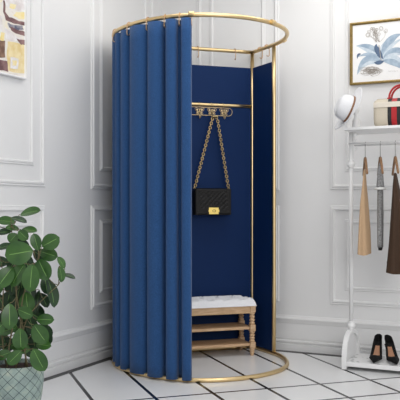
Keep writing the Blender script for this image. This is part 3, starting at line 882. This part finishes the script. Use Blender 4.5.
# ------------------------------------------------------------------ potted rubber plant
PX, PY = -.800, 3.32
pp = empty('potted_plant', (PX, PY, 0), 0, 'broad-leaved green rubber plant in a weathered sage pot with diamond lattice', 'potted plant')
def potmat():
    m = bpy.data.materials.new('weathered_lattice_glaze'); m.use_nodes = True; nt = m.node_tree; N, L = nt.nodes, nt.links; b = N['Principled BSDF']
    tc = N.new('ShaderNodeTexCoord'); sp = N.new('ShaderNodeSeparateXYZ'); L.new(tc.outputs['Object'], sp.inputs[0])
    def mth(op, a, bb=None):
        n = N.new('ShaderNodeMath'); n.operation = op
        for i, v in enumerate((a, bb)):
            if v is None: continue
            if isinstance(v, (int, float)): n.inputs[i].default_value = v
            else: L.new(v, n.inputs[i])
        return n.outputs[0]
    th = mth('MULTIPLY', mth('ARCTAN2', sp.outputs[1], sp.outputs[0]), 15/(2*PI)); zz = mth('MULTIPLY', sp.outputs[2], 22.0)
    def ln(x):
        x = mth('ABSOLUTE', mth('SUBTRACT', mth('FRACT', x), .5)); return mth('LESS_THAN', x, .035)
    mask = mth('MAXIMUM', ln(mth('ADD', th, zz)), ln(mth('SUBTRACT', th, zz)))
    n = N.new('ShaderNodeTexNoise'); n.inputs['Scale'].default_value = 18; n.inputs['Detail'].default_value = 6; L.new(tc.outputs['Object'], n.inputs[0])
    r = N.new('ShaderNodeValToRGB'); e = r.color_ramp.elements; e[0].position = .3; e[0].color = srgb(124, 140, 138); e[1].position = .7; e[1].color = srgb(178, 186, 170)
    x = r.color_ramp.elements.new(.5); x.color = srgb(148, 166, 160); L.new(n.outputs[0], r.inputs[0])
    mx = N.new('ShaderNodeMix'); mx.data_type = 'RGBA'; L.new(mask, mx.inputs[0]); L.new(r.outputs[0], mx.inputs[6]); mx.inputs[7].default_value = srgb(58, 76, 82)
    L.new(mx.outputs[2], b.inputs['Base Color']); b.inputs['Roughness'].default_value = .6
    bp_ = N.new('ShaderNodeBump'); bp_.inputs['Distance'].default_value = .002; bp_.inputs['Strength'].default_value = .4; bp_.invert = True; L.new(mask, bp_.inputs['Height']); L.new(bp_.outputs[0], b.inputs['Normal'])
    return m
PH_ = .262
MB().lathe([(.001, 0), (.080, 0), (.084, .004), (.096, .06), (.109, .13), (.1155, .19), (.1155, .225), (.112, .255), (.1095, PH_), (.104, PH_), (.102, .25), (.100, .235), (.001, .235)], (0, 0, 0), 48).build('pot', potmat(), pp, smooth=True)
mb = MB(); mb.lathe([(.001, .246), (.05, .250), (.09, .247), (.101, .242), (.101, .238), (.001, .238)], (0, 0, 0), 32); mb.build('soil', M['soil'], pp)
mb = MB(); rl = random.Random(11)
rootw = Vector((PX, PY, 0))
def leaf(px, py, hl, hw, ang, Y, dark=0, up=None):
    """px,py: centre; hl,hw half-length/half-width in photo px; ang: tip direction in degrees"""
    Cw = at(px, py, Y) - rootw; k_ = Y/760; hl *= 1.06; hw *= 1.1; L2 = hl*k_; a = math.radians(ang)
    true_w = max(hw*k_, .62*L2); c_ = min(1, hw*k_/true_w); s_ = math.sqrt(max(0, 1-c_*c_))
    ax_ = Vector((math.cos(a), -.12+rl.uniform(-.15, .15), math.sin(a))).normalized()
    bi = Vector((-math.sin(a), 0, math.cos(a)))
    if bi.z < 0: bi = -bi
    b_ = (bi*c_ + Vector((0, 1, 0))*s_*(1)).normalized()      # upper face turns up to the light
    b_ = (b_ - ax_*b_.dot(ax_)).normalized(); n_ = ax_.cross(b_)
    if n_.y > 0: n_ = -n_
    NU, us = 12, (-1, -.66, -.33, -.035, .035, .33, .66, 1); rows = []
    for i in range(NU+1):
        f = i/NU; prof_ = (math.sin(PI*f**1.1)**.55)*(1 if f < .9 else 1) ; row = []
        for u in us:
            fold = abs(u)*.16*true_w*prof_ ; bend = -.10*L2*(2*f-1)**2
            row.append(Cw + ax_*L2*(2*f-1) + b_*true_w*prof_*u + n_*(fold+bend))
        rows.append(row)
    V = [[mb.bm.verts.new(p) for p in r_] for r_ in rows]
    for i in range(NU):
        for j in range(len(us)-1):
            try:
                f_ = mb.bm.faces.new((V[i][j], V[i][j+1], V[i+1][j+1], V[i+1][j])); f_.smooth = True
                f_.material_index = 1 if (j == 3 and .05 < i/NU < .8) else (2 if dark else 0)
            except ValueError: pass
    return Cw - ax_*L2
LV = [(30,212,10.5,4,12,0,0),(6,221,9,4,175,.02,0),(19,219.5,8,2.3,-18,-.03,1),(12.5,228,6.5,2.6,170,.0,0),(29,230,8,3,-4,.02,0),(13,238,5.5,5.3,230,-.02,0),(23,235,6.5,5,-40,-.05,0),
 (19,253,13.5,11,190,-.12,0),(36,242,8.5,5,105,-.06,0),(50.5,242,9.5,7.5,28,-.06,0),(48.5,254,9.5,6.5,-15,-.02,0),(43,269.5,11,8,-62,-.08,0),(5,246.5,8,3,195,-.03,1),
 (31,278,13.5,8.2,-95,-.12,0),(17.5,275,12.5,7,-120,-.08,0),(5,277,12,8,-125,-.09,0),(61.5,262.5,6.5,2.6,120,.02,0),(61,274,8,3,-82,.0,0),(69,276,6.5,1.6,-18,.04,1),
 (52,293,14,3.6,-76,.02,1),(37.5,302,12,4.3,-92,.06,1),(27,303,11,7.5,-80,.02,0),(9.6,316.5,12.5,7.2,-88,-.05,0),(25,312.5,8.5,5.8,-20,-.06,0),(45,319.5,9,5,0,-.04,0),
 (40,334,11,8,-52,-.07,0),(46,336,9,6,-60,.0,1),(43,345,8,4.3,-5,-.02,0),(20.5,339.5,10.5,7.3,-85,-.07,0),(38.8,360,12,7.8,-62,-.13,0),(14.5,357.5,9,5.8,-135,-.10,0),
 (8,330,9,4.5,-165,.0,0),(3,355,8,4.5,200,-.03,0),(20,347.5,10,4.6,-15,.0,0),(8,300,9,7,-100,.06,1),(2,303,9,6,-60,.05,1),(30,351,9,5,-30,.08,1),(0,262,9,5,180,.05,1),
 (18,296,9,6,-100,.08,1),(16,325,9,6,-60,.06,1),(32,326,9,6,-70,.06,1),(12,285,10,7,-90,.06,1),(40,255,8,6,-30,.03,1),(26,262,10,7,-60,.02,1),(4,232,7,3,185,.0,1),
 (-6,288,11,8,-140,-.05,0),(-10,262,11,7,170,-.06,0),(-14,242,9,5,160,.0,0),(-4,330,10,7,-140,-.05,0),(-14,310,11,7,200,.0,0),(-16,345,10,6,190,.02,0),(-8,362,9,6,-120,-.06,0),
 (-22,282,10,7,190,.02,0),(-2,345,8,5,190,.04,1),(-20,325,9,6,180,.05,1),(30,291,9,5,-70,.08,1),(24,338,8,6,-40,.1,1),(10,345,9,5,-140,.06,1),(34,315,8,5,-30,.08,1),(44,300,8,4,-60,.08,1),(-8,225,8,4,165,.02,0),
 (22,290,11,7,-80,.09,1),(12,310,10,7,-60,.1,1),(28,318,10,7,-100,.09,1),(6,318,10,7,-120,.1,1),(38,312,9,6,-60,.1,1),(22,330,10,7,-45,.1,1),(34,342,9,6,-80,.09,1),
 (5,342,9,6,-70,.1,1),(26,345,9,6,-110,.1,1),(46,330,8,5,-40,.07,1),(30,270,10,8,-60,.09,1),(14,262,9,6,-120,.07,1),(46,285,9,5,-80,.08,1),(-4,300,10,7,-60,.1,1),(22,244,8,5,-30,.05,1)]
bases = []
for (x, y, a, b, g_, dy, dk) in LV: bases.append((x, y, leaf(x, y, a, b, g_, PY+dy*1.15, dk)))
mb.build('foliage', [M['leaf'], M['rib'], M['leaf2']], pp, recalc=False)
fo = bpy.data.objects['foliage']; 
mb = MB()
trunks = []
for (sx_, tops) in ((-.02, (14, 226)), (.02, (38, 262)), (.0, (20, 262)), (.03, (56, 285)), (-.05, (-6, 250))):
    tw = at(tops[0], tops[1], PY) - rootw; pts = []
    b0_ = Vector((sx_, rl.uniform(-.03, .03), .245))
    for i in range(13):
        f = i/12; q = b0_.lerp(tw, f); q.x += (.02*math.sin(f*5+sx_*60) - (tw.x-b0_.x)*.35*math.sin(PI*f)); pts.append(q)
    mb.tube(pts, lambda f: .0040-.0022*f, 7); trunks.append(pts)
for (x, y, bpnt) in bases:
    best = min((p for t in trunks for p in t if p.z < bpnt.z+.03), key=lambda p: (p-bpnt).length, default=None)
    if best is not None and (best-bpnt).length < .22:
        mid = best.lerp(bpnt, .5); mid.z -= .008; mb.tube([best, mid, bpnt], .0018, 5)
mb.build('stems', M['stem'], pp)
